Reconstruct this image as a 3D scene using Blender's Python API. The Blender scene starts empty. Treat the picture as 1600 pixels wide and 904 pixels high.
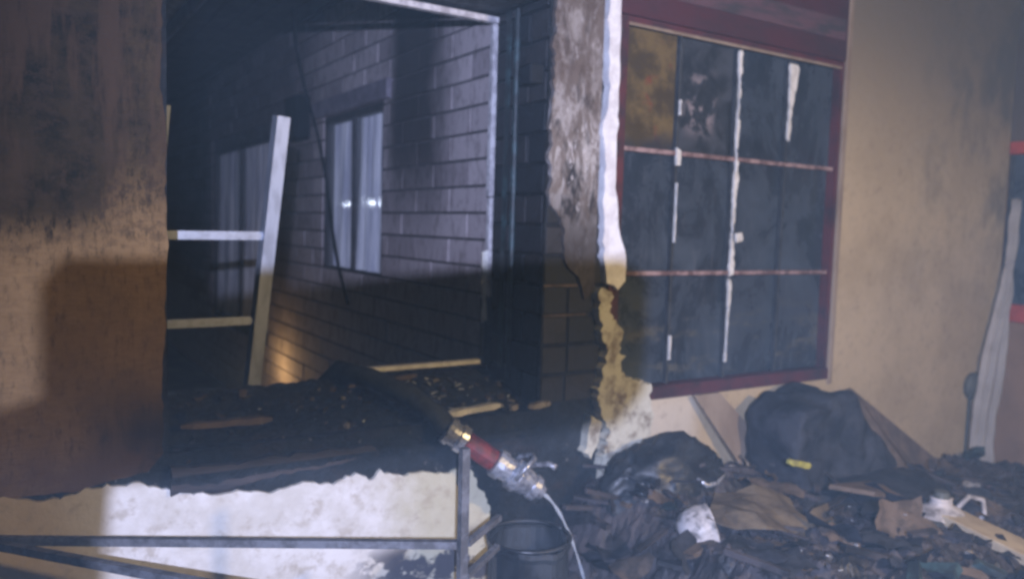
import bpy, bmesh, math, random
from mathutils import Vector, Matrix, noise as mnoise
R = math.radians
random.seed(7)
S = bpy.context.scene
COL = S.collection

# ------------------------------------------------------------------ camera
FPX = 1250.0                                   # focal length in photo pixels (1600 wide)
YAW, PITCH, ROLL, EYE = R(32.5), R(4.4), R(1.7), 1.5
F0 = Vector((math.sin(YAW), math.cos(YAW), 0)); R0 = Vector((math.cos(YAW), -math.sin(YAW), 0)); U0 = Vector((0, 0, 1))
FW = F0*math.cos(PITCH) - U0*math.sin(PITCH); UP = U0*math.cos(PITCH) + F0*math.sin(PITCH)
RT = R0*math.cos(ROLL) + UP*math.sin(ROLL); UP2 = UP*math.cos(ROLL) - R0*math.sin(ROLL)
cd = bpy.data.cameras.new('camera'); cam = bpy.data.objects.new('camera', cd); COL.objects.link(cam)
cam.matrix_world = Matrix(((RT.x, UP2.x, -FW.x, 0), (RT.y, UP2.y, -FW.y, 0), (RT.z, UP2.z, -FW.z, EYE), (0, 0, 0, 1)))
cd.sensor_width = 36; cd.lens = 36*FPX/1600; cd.clip_start = .01; cd.clip_end = 500
cd.dof.use_dof = True; cd.dof.focus_distance = 1.55; cd.dof.aperture_fstop = 2.7      # a phone that missed its focus
S.camera = cam

# ------------------------------------------------------------------ world, lamps, exposure
w = bpy.data.worlds.new('World'); S.world = w; w.use_nodes = True
wn = w.node_tree; bg = wn.nodes['Background']
sky = wn.nodes.new('ShaderNodeTexSky'); sky.sky_type = 'NISHITA'; sky.sun_disc = False
sky.sun_elevation = R(-2.2); sky.sun_rotation = R(200)
wn.links.new(sky.outputs[0], bg.inputs[0]); bg.inputs[1].default_value = .15

def lamp(name, kind, loc, power, color, radius, aim=None, cone=None, blend=.6):
    l = bpy.data.lights.new(name, kind); l.energy = power; l.color = color; l.shadow_soft_size = radius
    o = bpy.data.objects.new(name, l); COL.objects.link(o); o.location = loc
    if aim is not None:
        o.rotation_euler = (Vector(aim)-Vector(loc)).to_track_quat('-Z', 'Y').to_euler()
    if cone: l.spot_size = R(cone); l.spot_blend = blend
    return o
TORCH = Vector((-.27, -.54, 1.72))
lamp('hand_torch', 'SPOT', TORCH, 760, (.58, .65, 1.0), .0022, aim=(2.1, 2.4, 1.0), cone=86, blend=.8)
lamp('warm_room_lamp', 'POINT', (2.1, -.3, 1.85), 155, (1.0, .71, .34), .05)
lamp('yard_torch', 'SPOT', (.83, 6.77, 1.668), 1.0, (.72, .82, 1.0), .010, aim=(1.66, 4.4, 1.6), cone=80)
lamp('yard_torch', 'SPOT', (.83, 6.18, 1.672), 3.2, (.72, .82, 1.0), .014, aim=(1.66, 4.0, 1.6), cone=80)
lamp('yard_lantern', 'POINT', (1.44, 5.60, .44), 4, (1.0, .62, .24), .03)

S.render.engine = 'CYCLES'
S.render.resolution_x = 1024; S.render.resolution_y = 578
S.view_settings.view_transform = 'Standard'; S.view_settings.look = 'None'
S.view_settings.exposure = 0; S.view_settings.gamma = 1; S.view_settings.use_curve_mapping = False
S.cycles.filter_width = 2.4
S.cycles.volume_bounces = 0; S.cycles.max_bounces = 4; S.cycles.diffuse_bounces = 2; S.cycles.glossy_bounces = 2

# ------------------------------------------------------------------ material helpers
class NT:
    def __init__(s, name):
        s.m = bpy.data.materials.new(name); s.m.use_nodes = True; s.t = s.m.node_tree
        s.b = s.t.nodes['Principled BSDF']
    def n(s, k, **kw):
        x = s.t.nodes.new(k)
        for a, v in kw.items(): setattr(x, a, v)
        return x
    def put(s, sock, v):
        if isinstance(v, bpy.types.NodeSocket): s.t.links.new(v, sock)
        elif isinstance(v, (tuple, list)) and len(v) == 3 and sock.type == 'RGBA': sock.default_value = (*v, 1)
        else: sock.default_value = v
    def pos(s): return s.n('ShaderNodeNewGeometry').outputs['Position']
    def obj(s): return s.n('ShaderNodeTexCoord').outputs['Object']
    def xyz(s, v):
        x = s.n('ShaderNodeSeparateXYZ'); s.put(x.inputs[0], v); return x.outputs
    def sc(s, v, k, off=(0, 0, 0)):
        x = s.n('ShaderNodeMapping'); s.put(x.inputs[0], v); x.inputs['Scale'].default_value = k; x.inputs['Location'].default_value = off; return x.outputs[0]
    def noise(s, v, scale, detail=5, rough=.6, dist=0):
        x = s.n('ShaderNodeTexNoise'); s.put(x.inputs['Vector'], v); x.inputs['Scale'].default_value = scale
        x.inputs['Detail'].default_value = detail; x.inputs['Roughness'].default_value = rough; x.inputs['Distortion'].default_value = dist
        return x.outputs['Fac']
    def mr(s, v, a, b, c=0., d=1.):
        x = s.n('ShaderNodeMapRange'); x.interpolation_type = 'SMOOTHSTEP'
        for i, q in enumerate((v, a, b, c, d)): s.put(x.inputs[i], q)
        return x.outputs[0]
    def op(s, o, a, b=0., clamp=False):
        x = s.n('ShaderNodeMath', operation=o); x.use_clamp = clamp; s.put(x.inputs[0], a); s.put(x.inputs[1], b); return x.outputs[0]
    def mul(s, a, b): return s.op('MULTIPLY', a, b)
    def add(s, a, b): return s.op('ADD', a, b, True)
    def mix(s, f, a, b):
        x = s.n('ShaderNodeMix', data_type='RGBA'); s.put(x.inputs[0], f); s.put(x.inputs[6], a); s.put(x.inputs[7], b); return x.outputs[2]
    def rnd(s): return s.n('ShaderNodeObjectInfo').outputs['Random']
    def fin(s, col, rough=.85, bump=None, bs=.4, bd=.01, spec=.3, metal=0.):
        s.put(s.b.inputs['Base Color'], col); s.put(s.b.inputs['Roughness'], rough)
        s.b.inputs['Specular IOR Level'].default_value = spec; s.put(s.b.inputs['Metallic'], metal)
        if bump is not None:
            x = s.n('ShaderNodeBump'); x.inputs['Strength'].default_value = bs; x.inputs['Distance'].default_value = bd
            s.put(x.inputs['Height'], bump); s.t.links.new(x.outputs[0], s.b.inputs['Normal'])
        return s.m

M = {}
# plain mottled material
def simple(name, a, b, scale=9, rough=.8, bump=.3, spec=.3, metal=0., stretch=(1, 1, 1), rough_b=None, lo=.38, hi=.62):
    k = NT(name); v = k.sc(k.pos(), stretch)
    n = k.noise(v, scale, 6, .65); f = k.mr(n, lo, hi)
    rg = rough if rough_b is None else k.mr(n, .35, .65, rough, rough_b)
    M[name] = k.fin(k.mix(f, a, b), rg, k.noise(v, scale*4, 4) if bump else None, bump, .006, spec, metal)
    return M[name]

# charred masonry: black to blue grey with rusty patches
k = NT('char'); p = k.pos()
c = k.mix(k.mr(k.noise(p, 5, 6, .7), .4, .65), (.008, .010, .013), (.024, .029, .036))
c = k.mix(k.mul(k.mr(k.noise(k.sc(p, (1, 1, 2.2)), 4.2, 4, .6), .55, .7), .40), c, (.060, .034, .026))
c = k.mix(k.mr(k.noise(p, 38, 3, .6), .66, .74), c, (.15, .14, .13))
M['char'] = k.fin(c, k.mr(k.noise(p, 11), .35, .65, .35, .8), k.noise(p, 28, 7, .7), .9, .03, .45)

# sooty tan paint on plaster, left of the opening
k = NT('tan_left'); p = k.pos(); x, y, z = k.xyz(p)[:3]
fine = k.noise(k.sc(p, (1, 1, .35)), 60, 5, .75)
weave = k.noise(k.sc(p, (.35, 1, 1.6)), 70, 2, .6)
c = k.mix(k.mr(k.noise(p, 3, 5), .35, .65), (.185, .115, .055), (.245, .152, .072))
c = k.mix(k.mul(k.mr(weave, .4, .65), .35), c, (.16, .092, .042))
streak = k.noise(k.sc(p, (1, 1, .14)), 17, 6, .7)
hz = k.mul(k.mr(z, 1.36, 1.74), k.mr(k.op('ADD', x, k.mul(streak, .26)), .42, .24, .30, 1.))
hz = k.mul(hz, k.mr(z, 2.35, 2.02, .9, 1.))
blot = k.noise(p, 11, 5, .7)
soot = k.mul(k.mr(k.op('ADD', k.mul(hz, 1.0), k.add(k.mul(k.op('SUBTRACT', fine, .5), 1.1), 0.)), -.02, .38), k.mr(blot, .34, .62, 1., .86))
c = k.mix(soot, c, (.010, .009, .006))
gr = k.mul(k.mr(k.noise(p, 33, 6, .75), .48, .60), k.mr(z, 1.30, 1.60, .12, .75)); c = k.mix(gr, c, (.040, .027, .018))
s2 = k.mul(k.mr(streak, .42, .58), k.mul(k.mr(z, 1.4, 1.8), .85)); c = k.mix(s2, c, (.060, .036, .022))
low = k.mul(k.mr(z, 1.12, .88), k.mr(k.op('ADD', x, k.mul(streak, .25)), .26, .46)); c = k.mix(low, c, (.030, .020, .014))
band = k.mul(k.mr(z, .93, .80), k.mr(k.noise(p, 7, 5), .42, .6, .2, .8)); c = k.mix(band, c, (.14, .075, .035))
c = k.mix(k.mr(k.noise(k.sc(p, (1, 1, .5)), 16, 3), .71, .76), c, (.05, .035, .025))
M['tan_left'] = k.fin(c, .9, k.add(k.mul(fine, .5), k.mul(weave, .5)), .5, .008, .15)

# tan paint on the right
k = NT('tan_right'); p = k.pos(); x, y, z = k.xyz(p)[:3]
n = k.noise(p, 2.6, 6, .65)
c = k.mix(k.mr(n, .35, .65), (.42, .325, .20), (.51, .40, .25))
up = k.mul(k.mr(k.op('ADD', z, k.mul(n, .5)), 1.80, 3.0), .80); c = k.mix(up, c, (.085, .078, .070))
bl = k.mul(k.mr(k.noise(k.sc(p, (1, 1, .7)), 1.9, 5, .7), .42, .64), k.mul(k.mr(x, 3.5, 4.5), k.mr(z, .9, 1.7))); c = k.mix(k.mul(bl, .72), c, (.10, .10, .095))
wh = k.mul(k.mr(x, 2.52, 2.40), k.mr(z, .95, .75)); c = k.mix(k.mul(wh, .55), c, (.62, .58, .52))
c = k.mix(k.mul(k.mr(k.noise(p, 24, 5, .7), .5, .72), .35), c, (.22, .16, .12))
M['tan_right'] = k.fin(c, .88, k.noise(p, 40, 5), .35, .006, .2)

# brown painted side wall
k = NT('brown_wall'); p = k.pos(); z = k.xyz(p)[2]
c = k.mix(k.mr(k.noise(p, 3, 5), .35, .65), (.20, .13, .085), (.27, .17, .105))
c = k.mix(k.mr(z, 1.3, 2.4), c, (.10, .085, .072)); M['brown_wall'] = k.fin(c, .85, k.noise(p, 30, 4), .3, .006, .2)

# bare white plaster below the opening
k = NT('white_plaster'); p = k.pos(); x, y, z = k.xyz(p)[:3]; n = k.noise(p, 4, 6, .7)
c = k.mix(k.mr(n, .38, .62), (.70, .665, .63), (.55, .51, .45))
e = k.mul(k.mr(k.op('ADD', x, k.mul(n, .35)), 1.12, 1.42), .75); c = k.mix(e, c, (.46, .42, .27))  # right end tinted cream: shade painted into the plaster colour
e = k.mul(k.mr(x, .28, .02), .8); c = k.mix(e, c, (.50, .38, .22))  # left end browned to carry the shade on that side
c = k.mix(k.mul(k.mr(k.noise(p, 13, 5, .7), .50, .66), .6), c, (.36, .30, .22))
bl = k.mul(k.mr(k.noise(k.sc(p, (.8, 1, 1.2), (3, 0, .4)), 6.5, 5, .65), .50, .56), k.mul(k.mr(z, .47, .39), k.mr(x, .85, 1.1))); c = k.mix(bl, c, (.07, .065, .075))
M['white_plaster'] = k.fin(c, .9, k.noise(p, 34, 6), .5, .008, .2)

# soot-mottled plaster on the pier, and its clean broken edge
k = NT('pier_plaster'); p = k.pos(); z = k.xyz(p)[2]
v = k.sc(p, (1, 1, .42)); n = k.noise(v, 19, 7, .72, .6)
c = k.mix(k.mr(n, .40, .56), (.46, .43, .42), (.20, .165, .145))
c = k.mix(k.mr(k.noise(v, 9, 6, .7), .47, .62), c, (.035, .033, .036))
c = k.mix(k.mr(k.noise(v, 27, 6, .7), .58, .66), c, (.66, .63, .64))
c = k.mix(k.mul(k.mr(z, 1.75, 2.1), k.mr(k.noise(p, 7, 5, .7), .40, .60, .45, .9)), c, (.105, .075, .060))
c = k.mix(k.mul(k.mr(k.op('ADD', z, k.mul(n, .3)), 1.90, 1.55), .9), c, (.040, .034, .032))
M['pier_plaster'] = k.fin(c, .9, n, .8, .02, .2)
simple('plaster_edge', (.84, .83, .85), (.66, .64, .66), 14, .9, .5, .2)
simple('shaded_cream_plaster', (.56, .54, .45), (.20, .16, .12), 16, .9, 1., .2, lo=.45, hi=.7)  # strip below the white edge, shade put into its cream colour

# face bricks of the wing outside, darker in an upright band, at the far end and low down
def brick_mat(name, ca, cb, dark_on=True):
    k = NT(name); p = k.pos(); x, y, z = k.xyz(p)[:3]
    c = k.mix(k.rnd(), ca, cb)
    c = k.mix(k.mul(k.mr(k.noise(k.sc(p, (1, 1, .5)), 26, 5, .7), .45, .68), .5), c, (.10, .078, .072))
    if dark_on:
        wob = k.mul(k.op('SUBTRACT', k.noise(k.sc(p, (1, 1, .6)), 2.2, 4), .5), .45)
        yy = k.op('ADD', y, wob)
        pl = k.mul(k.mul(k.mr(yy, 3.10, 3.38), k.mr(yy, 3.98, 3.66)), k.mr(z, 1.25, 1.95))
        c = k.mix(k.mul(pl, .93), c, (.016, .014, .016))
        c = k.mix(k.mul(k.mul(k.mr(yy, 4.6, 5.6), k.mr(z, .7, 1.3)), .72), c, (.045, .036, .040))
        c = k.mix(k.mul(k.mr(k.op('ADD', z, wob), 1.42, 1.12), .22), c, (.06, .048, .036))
    M[name] = k.fin(c, .85, k.noise(p, 60, 5), .5, .006, .2)
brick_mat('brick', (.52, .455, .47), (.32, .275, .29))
simple('mortar', (.065, .060, .064), (.11, .10, .105), 20, .95, .3)
k = NT('burnt_brick'); p = k.pos()
c = k.mix(k.rnd(), (.014, .017, .022), (.034, .031, .033)); c = k.mix(k.mr(k.noise(p, 15, 6, .7), .45, .7), c, (.012, .013, .016))
M['burnt_brick'] = k.fin(c, .7, k.noise(p, 40, 5), .6, .01, .4)

# window paint and glass
k = NT('red_paint'); p = k.pos()
c = k.mix(k.mr(k.noise(p, 6, 6, .7), .4, .65), (.10, .026, .033), (.042, .022, .028)); M['red_paint'] = k.fin(c, .6, k.noise(p, 40, 4), .3, .004, .35)
k = NT('red_panel'); p = k.pos()
c = k.mix(k.mr(k.noise(k.sc(p, (.5, 1, 1.4)), 5, 6, .7), .35, .68), (.075, .022, .030), (.045, .024, .030)); M['red_panel'] = k.fin(c, .65, k.noise(p, 30, 5), .4, .006, .3)
simple('faded_board', (.115, .060, .072), (.055, .045, .050), 14, .7, .4, .3, stretch=(.4, 1, 2))
simple('bar_paint', (.36, .25, .24), (.13, .08, .08), 16, .6, .3, .3)
simple('pale_flake', (.78, .76, .72), (.58, .56, .52), 24, .8, .4, .3)
k = NT('sooty_glass'); p = k.pos(); x, y, z = k.xyz(p)[:3]
n = k.noise(k.sc(p, (1, 1, .7)), 3.4, 7, .72, .5)
c = k.mix(k.mr(n, .30, .70), (.016, .023, .034), (.060, .080, .108))
c = k.mix(k.mul(k.mr(k.noise(k.sc(p, (2.4, 1, .25)), 30, 4, .6), .55, .75), .35), c, (.13, .14, .16))
c = k.mix(k.mul(k.mr(z, 1.30, 1.0), k.mr(k.noise(k.sc(p, (.6, 1, 2.)), 6, 5, .7), .5, .64)), c, (.10, .10, .088))
M['sooty_glass'] = k.fin(c, k.mr(n, .35, .65, .12, .5), k.noise(p, 12, 3), .08, .004, .5)
k = NT('amber_glass'); p = k.pos(); x, y, z = k.xyz(p)[:3]
n = k.noise(p, 8, 6, .7)
c = k.mix(k.mr(n, .38, .62), (.15, .105, .042), (.060, .043, .022))
c = k.mix(k.mr(k.noise(p, 5, 5, .7, .5), .56, .66), c, (.17, .055, .028))
edge = k.add(k.mr(k.op('ADD', z, k.mul(n, .22)), 2.02, 1.93), k.mr(k.op('ADD', x, k.mul(n, .1)), 2.10, 2.04))
c = k.mix(edge, c, (.030, .033, .040)); M['amber_glass'] = k.fin(c, .4, n, .2, .005, .45)
k = NT('reflection_glass'); p = k.pos(); x, y, z = k.xyz(p)[:3]
n = k.noise(k.sc(p, (1, 1, 1.)), 9, 5, .65, .4)
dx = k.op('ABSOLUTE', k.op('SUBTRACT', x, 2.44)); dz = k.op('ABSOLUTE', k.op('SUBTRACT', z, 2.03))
blob = k.mul(k.mr(dx, .12, .03), k.mr(dz, .16, .05))  # pale patch painted in as a light reflection on the pane
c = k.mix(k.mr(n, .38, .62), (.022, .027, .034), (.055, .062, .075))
c = k.mix(k.mul(blob, k.mr(n, .48, .56)), c, (.27, .23, .24)); M['reflection_glass'] = k.fin(c, .35, None, spec=.5)

# metals and small things
k = NT('aluminium'); p = k.pos(); n = k.noise(k.sc(p, (1, 1, .3)), 30, 4)
M['aluminium'] = k.fin(k.mix(k.mr(n, .4, .65), (.40, .43, .50), (.29, .31, .36)), .5, n, .15, .003, .5, .25)
k = NT('nozzle_metal'); p = k.pos(); n = k.noise(p, 45, 4)
M['nozzle_metal'] = k.fin(k.mix(k.mr(n, .42, .65), (.52, .53, .58), (.20, .20, .22)), k.mr(n, .4, .6, .18, .42), n, .2, .004, .5, .6)
simple('grey_steel', (.16, .16, .175), (.075, .072, .075), 22, .45, .3, .5, .35, rough_b=.7)
simple('frame_paint', (.62, .60, .62), (.36, .34, .36), 26, .6, .3, .3)
simple('burnt_frame', (.030, .034, .040), (.055, .062, .070), 12, .6, .4, .4)
simple('teal_paint', (.045, .085, .095), (.020, .028, .032), 14, .45, .3, .5, lo=.35, hi=.55)
simple('hose_canvas', (.050, .054, .050), (.028, .030, .032), 20, .8, .5, .2)
simple('red_hose', (.21, .026, .024), (.085, .018, .018), 26, .55, .3, .4)
simple('black_plastic', (.012, .013, .016), (.030, .034, .040), 7, .30, .4, .5, rough_b=.6)
simple('burnt_cloth', (.015, .016, .022), (.040, .042, .052), 9, .75, .8, .25)
simple('debris', (.016, .015, .017), (.060, .050, .053), 8, .45, 1., .5, rough_b=.85)
simple('debris_brown', (.060, .045, .035), (.13, .095, .07), 15, .85, .7)
simple('debris_pale', (.34, .31, .28), (.16, .14, .12), 18, .8, .6)
simple('glint', (.70, .72, .75), (.40, .42, .45), 30, .12, 0, .8)
simple('cardboard', (.16, .125, .082), (.075, .058, .042), 8, .9, .4, .15)
simple('brown_board', (.17, .125, .095), (.095, .075, .06), 7, .85, .5, .2)
simple('tan_board', (.30, .235, .175), (.22, .165, .12), 7, .85, .4, .2, stretch=(1, 1, .4))
simple('cream_board', (.52, .43, .30), (.40, .32, .22), 8, .7, .3, .25)
simple('white_enamel', (.48, .46, .47), (.05, .047, .047), 17, .45, .3, .4, lo=.42, hi=.66)
simple('white_plastic', (.50, .47, .47), (.13, .12, .12), 13, .45, .3, .4, lo=.42, hi=.66)
simple('curtain_white', (.72, .67, .62), (.60, .55, .50), 4, .9, .2, .1)
simple('yellow_tape', (.42, .39, .08), (.22, .20, .06), 12, .5, .1, .4)
simple('dark_void', (.008, .009, .011), (.014, .016, .02), 5, .8, 0, .2)
simple('grey_knob', (.10, .105, .095), (.06, .065, .06), 12, .6, .3)
simple('pink_rag', (.34, .19, .18), (.22, .13, .13), 14, .9, .4)
simple('pale_wood', (.55, .44, .32), (.34, .26, .18), 14, .8, .4, stretch=(1, 1, .3))
simple('lace_curtain', (.85, .85, .90), (.50, .51, .62), 11, .85, .3, .2, stretch=(1, 3.2, .12), lo=.42, hi=.58)  # darker upright streaks put the shade of the folds into the colour
simple('dark_timber', (.030, .030, .036), (.055, .050, .055), 8, .7, .4, .3)
simple('soil', (.10, .075, .05), (.05, .04, .03), 3, .95, .6, .1)
simple('concrete_floor', (.07, .065, .06), (.03, .03, .03), 4, .8, .5, .3)
k = NT('window_glass'); k.b.inputs['Base Color'].default_value = (.9, .93, 1, 1); k.b.inputs['Roughness'].default_value = .07
k.b.inputs['Alpha'].default_value = .16; k.b.inputs['Specular IOR Level'].default_value = .9; bp = k.n('ShaderNodeBump'); bp.inputs['Strength'].default_value = .12; bp.inputs['Distance'].default_value = .01; k.put(bp.inputs['Height'], k.noise(k.sc(k.pos(), (1, .6, 1)), 16, 3)); k.t.links.new(bp.outputs[0], k.b.inputs['Normal']); M['window_glass'] = k.m
k = NT('water'); k.b.inputs['Base Color'].default_value = (.75, .8, .85, 1); k.b.inputs['Roughness'].default_value = .1
k.b.inputs['Alpha'].default_value = .3; M['water'] = k.m

# ------------------------------------------------------------------ mesh helpers
def tag(o, label=None, cat=None, group=None, kind=None):
    for a, v in (('label', label), ('category', cat), ('group', group), ('kind', kind)):
        if v: o[a] = v
    return o
def link(o, parent=None):
    COL.objects.link(o)
    if parent is not None: o.parent = parent
    return o
def empty(name, label, cat, group=None):
    o = bpy.data.objects.new(name, None); o.empty_display_size = .1
    return tag(link(o), label, cat, group)
def obj(name, bm, mat, parent=None, smooth=False, kind=None):
    bmesh.ops.recalc_face_normals(bm, faces=bm.faces[:])
    me = bpy.data.meshes.new(name); bm.to_mesh(me); bm.free()
    if smooth: me.polygons.foreach_set('use_smooth', [True]*len(me.polygons))
    for m in (mat if isinstance(mat, (list, tuple)) else [mat]): me.materials.append(M[m])
    o = link(bpy.data.objects.new(name, me), parent)
    if kind: o['kind'] = kind
    return o
def nb(): return bmesh.new()
def box(bm, a, b, bev=0., rot=None, piv=None, mi=0):
    x0, y0, z0 = a; x1, y1, z1 = b
    r = bmesh.ops.create_cube(bm, size=1)['verts']
    mt = Matrix.Translation(((x0+x1)/2, (y0+y1)/2, (z0+z1)/2)) @ Matrix.Diagonal((x1-x0, y1-y0, z1-z0, 1))
    bmesh.ops.transform(bm, matrix=mt, verts=r)
    if rot is not None:
        bmesh.ops.rotate(bm, cent=piv or ((x0+x1)/2, (y0+y1)/2, (z0+z1)/2), matrix=rot, verts=r)
    if bev:
        es = {e for v in r for e in v.link_edges}
        bmesh.ops.bevel(bm, geom=list(es), offset=bev, segments=1, affect='EDGES')
    return bm
def tube(bm, pts, rad, seg=10, cap=True):
    pts = [Vector(p) for p in pts]; rs = rad if isinstance(rad, (list, tuple)) else [rad]*len(pts)
    rings = []; n0 = None
    for i, p in enumerate(pts):
        t = (pts[min(i+1, len(pts)-1)]-pts[max(i-1, 0)]).normalized()
        if n0 is None:
            n0 = t.orthogonal().normalized()
        n0 = (n0 - t*n0.dot(t)).normalized(); b = t.cross(n0)
        rings.append([bm.verts.new(p+(n0*math.cos(q)+b*math.sin(q))*rs[i]) for q in [2*math.pi*j/seg for j in range(seg)]])
    for A, B in zip(rings, rings[1:]):
        for j in range(seg): bm.faces.new((A[j], A[(j+1) % seg], B[(j+1) % seg], B[j]))
    if cap: bm.faces.new(rings[0][::-1]); bm.faces.new(rings[-1])
    return bm
def bar(bm, a, b, w, h):                                     # square section bar between two points
    a, b = Vector(a), Vector(b); t = (b-a).normalized()
    s = t.cross(Vector((0, 0, 1)))
    if s.length < .2: s = t.cross(Vector((0, 1, 0)))
    s.normalize(); u = s.cross(t)
    r = [[bm.verts.new(p+s*i*w/2+u*j*h/2) for i, j in ((-1, -1), (1, -1), (1, 1), (-1, 1))] for p in (a, b)]
    for j in range(4): bm.faces.new((r[0][j], r[0][(j+1) % 4], r[1][(j+1) % 4], r[1][j]))
    bm.faces.new(r[0][::-1]); bm.faces.new(r[1]); return bm
def rag(pts, step=.03, amp=.01, seed=0, keep=()):
    """subdivide an outline and roughen it; edges whose index is in keep stay straight"""
    rr = random.Random(seed); out = []
    for i, a in enumerate(pts):
        b = pts[(i+1) % len(pts)]; a = Vector(a); b = Vector(b); n = max(1, int((b-a).length/step)) if i not in keep else 1
        d = (b-a).normalized() if (b-a).length else Vector((1, 0)); nr = Vector((-d.y, d.x))
        for j in range(n):
            q = a+(b-a)*(j/n)
            if j and i not in keep:
                s = q.x*9+q.y*9
                q = q + nr*(amp*1.6*mnoise.noise((q.x*9, q.y*9, seed*3.1)) + amp*mnoise.noise((q.x*37, q.y*37, seed*1.7)) + rr.uniform(-.25, .25)*amp) + d*rr.uniform(-.2, .2)*step
            out.append(q)
    return out
def sheet(bm, pts, y0, y1):
    """outline in x,z made into a slab from y0 (front) to y1"""
    f = bm.faces.new([bm.verts.new((p[0], y1, p[1])) for p in pts])
    r = bmesh.ops.extrude_face_region(bm, geom=[f])
    vs = [v for v in r['geom'] if isinstance(v, bmesh.types.BMVert)]
    bmesh.ops.translate(bm, vec=(0, y0-y1, 0), verts=vs)
    bmesh.ops.triangulate(bm, faces=[g for g in bm.faces if len(g.verts) > 4]); return bm
def slab(bm, pts3, nrm, th):
    vs = [Vector(p) for p in pts3]; n = Vector(nrm).normalized()*th
    A = [bm.verts.new(v) for v in vs]; B = [bm.verts.new(v+n) for v in vs]
    bm.faces.new(A); bm.faces.new(B[::-1])
    for i in range(len(A)): bm.faces.new((A[i], A[(i+1) % len(A)], B[(i+1) % len(A)], B[i]))
    bmesh.ops.triangulate(bm, faces=[g for g in bm.faces if len(g.verts) > 4]); return bm
def blob(bm, c, r, sub=4, amp=.2, freq=3., seed=0, ridge=.5, floor=None):
    vs = bmesh.ops.create_icosphere(bm, subdivisions=sub, radius=1)['verts']
    for v in vs:
        d = v.co.normalized(); q = d*freq+Vector((seed*5.3, seed*1.9, 0))
        n = mnoise.noise(q)*amp + (abs(mnoise.noise(q*2.3))-.25)*-amp*ridge + mnoise.noise(q*5)*amp*.22 - abs(mnoise.noise(q*4.1+Vector((3, 1, 2))))*amp*.45*(ridge > .45)
        co = d*(1+n); v.co = Vector((co.x*r[0]+c[0], co.y*r[1]+c[1], co.z*r[2]+c[2]))
        if floor is not None and v.co.z < floor: v.co.z = floor
    return bm
def chunk(bm, c, s, rr):
    """one irregular splinter or flake, 12 triangles"""
    r = bmesh.ops.create_cube(bm, size=1)['verts']
    for v in r: v.co = Vector((v.co.x*s[0]*rr.uniform(.6, 1.2), v.co.y*s[1]*rr.uniform(.6, 1.2), v.co.z*s[2]*rr.uniform(.6, 1.2)))
    m = Matrix.Rotation(rr.uniform(0, 6.28), 4, 'Z') @ Matrix.Rotation(rr.gauss(0, .35), 4, 'X') @ Matrix.Rotation(rr.gauss(0, .35), 4, 'Y')
    bmesh.ops.transform(bm, matrix=Matrix.Translation(c) @ m, verts=r)
def field(bm, x0, x1, y0, y1, nx, ny, h, skirt=None):
    g = [[bm.verts.new((x0+(x1-x0)*i/nx, y0+(y1-y0)*j/ny, 0)) for i in range(nx+1)] for j in range(ny+1)]
    for row in g:
        for v in row: v.co.z = h(v.co.x, v.co.y)
    for j in range(ny):
        for i in range(nx): bm.faces.new((g[j][i], g[j][i+1], g[j+1][i+1], g[j+1][i]))
    if skirt is not None:
        loop = g[0][:]+[g[j][nx] for j in range(1, ny+1)]+g[ny][-2::-1]+[g[j][0] for j in range(ny-1, 0, -1)]
        lo = [bm.verts.new((v.co.x, v.co.y, skirt)) for v in loop]
        for i in range(len(loop)): bm.faces.new((loop[i], loop[(i+1) % len(loop)], lo[(i+1) % len(lo)], lo[i]))
    return bm

# ------------------------------------------------------------------ ground and floor
bm = nb(); field(bm, -60, 60, 2.62, 80, 40, 30, lambda x, y: -.02+.03*mnoise.noise((x*.3, y*.3, 0)) if y > 3 else -.02)
tag(obj('ground', bm, 'soil'), kind='structure')
bm = nb(); box(bm, (-6, -5, -.1), (6.5, 2.60, 0)); tag(obj('floor', bm, 'concrete_floor'), kind='structure')

# ------------------------------------------------------------------ the burnt wall with its two windows
Y0, Y1 = 2.40, 2.80                      # inner and outer face of the wall
OX0, OX1, OZ0, OZ1 = .385, 1.66, .86, 2.33
WX0, WX1, WZ0, WZ1 = 1.955, 3.315, .83, 2.31
wall = empty('burnt_wall', 'thick charred house wall with a burnt-out window opening and peeling plaster', 'wall')
bm = nb()
box(bm, (-3, Y0, 0), (OX0, Y1, 3.3)); box(bm, (OX0, Y0, 0), (OX1, Y1-.01, OZ0-.03)); box(bm, (OX0, Y0, OZ1), (OX1, Y1-.01, 3.3))
box(bm, (OX1+.10, Y0, 0), (WX0, Y1, 3.3)); box(bm, (OX1, Y0, 0), (OX1+.10, Y0+.012, 3.3)); box(bm, (OX1+.02, Y0+.012, 0), (OX1+.10, Y1, 3.3))
box(bm, (WX0, Y0, 0), (WX1, Y1-.01, WZ0)); box(bm, (WX0, Y0, WZ1), (WX1, Y1-.01, 3.3)); box(bm, (WX1, Y0, 0), (5.1, Y1, 3.3))
obj('masonry', bm, 'char', wall)
# sloping, heaped-up burnt sill
def sillz(x, y):
    t = (y-Y0)/(Y1-Y0)
    e = 1-max(0, .06-(y-Y0))/.06
    return .815+.12*t - .035*(1-e) + .018*mnoise.noise((x*5, y*9, 1)) + .009*mnoise.noise((x*19, y*19, 4)) + .006*mnoise.noise((x*50, y*50, 4))
bm = nb(); field(bm, OX0+.002, OX1-.002, Y0-.035, Y1-.015, 110, 38, sillz, .77)
obj('sill', bm, 'char', wall)
bm = nb(); sheet(bm, rag([(.388, .715), (.62, .725), (.86, .742), (1.02, .755), (1.00, .785), (.70, .790), (.50, .788), (.388, .800)], .025, .008, 41), Y0-.032, Y0-.003)
simple('scorched_board', (.060, .046, .042), (.030, .028, .032), 10, .8, .8, .3, stretch=(.4, 1, 2)); obj('sill_board', bm, 'scorched_board', wall)
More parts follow.
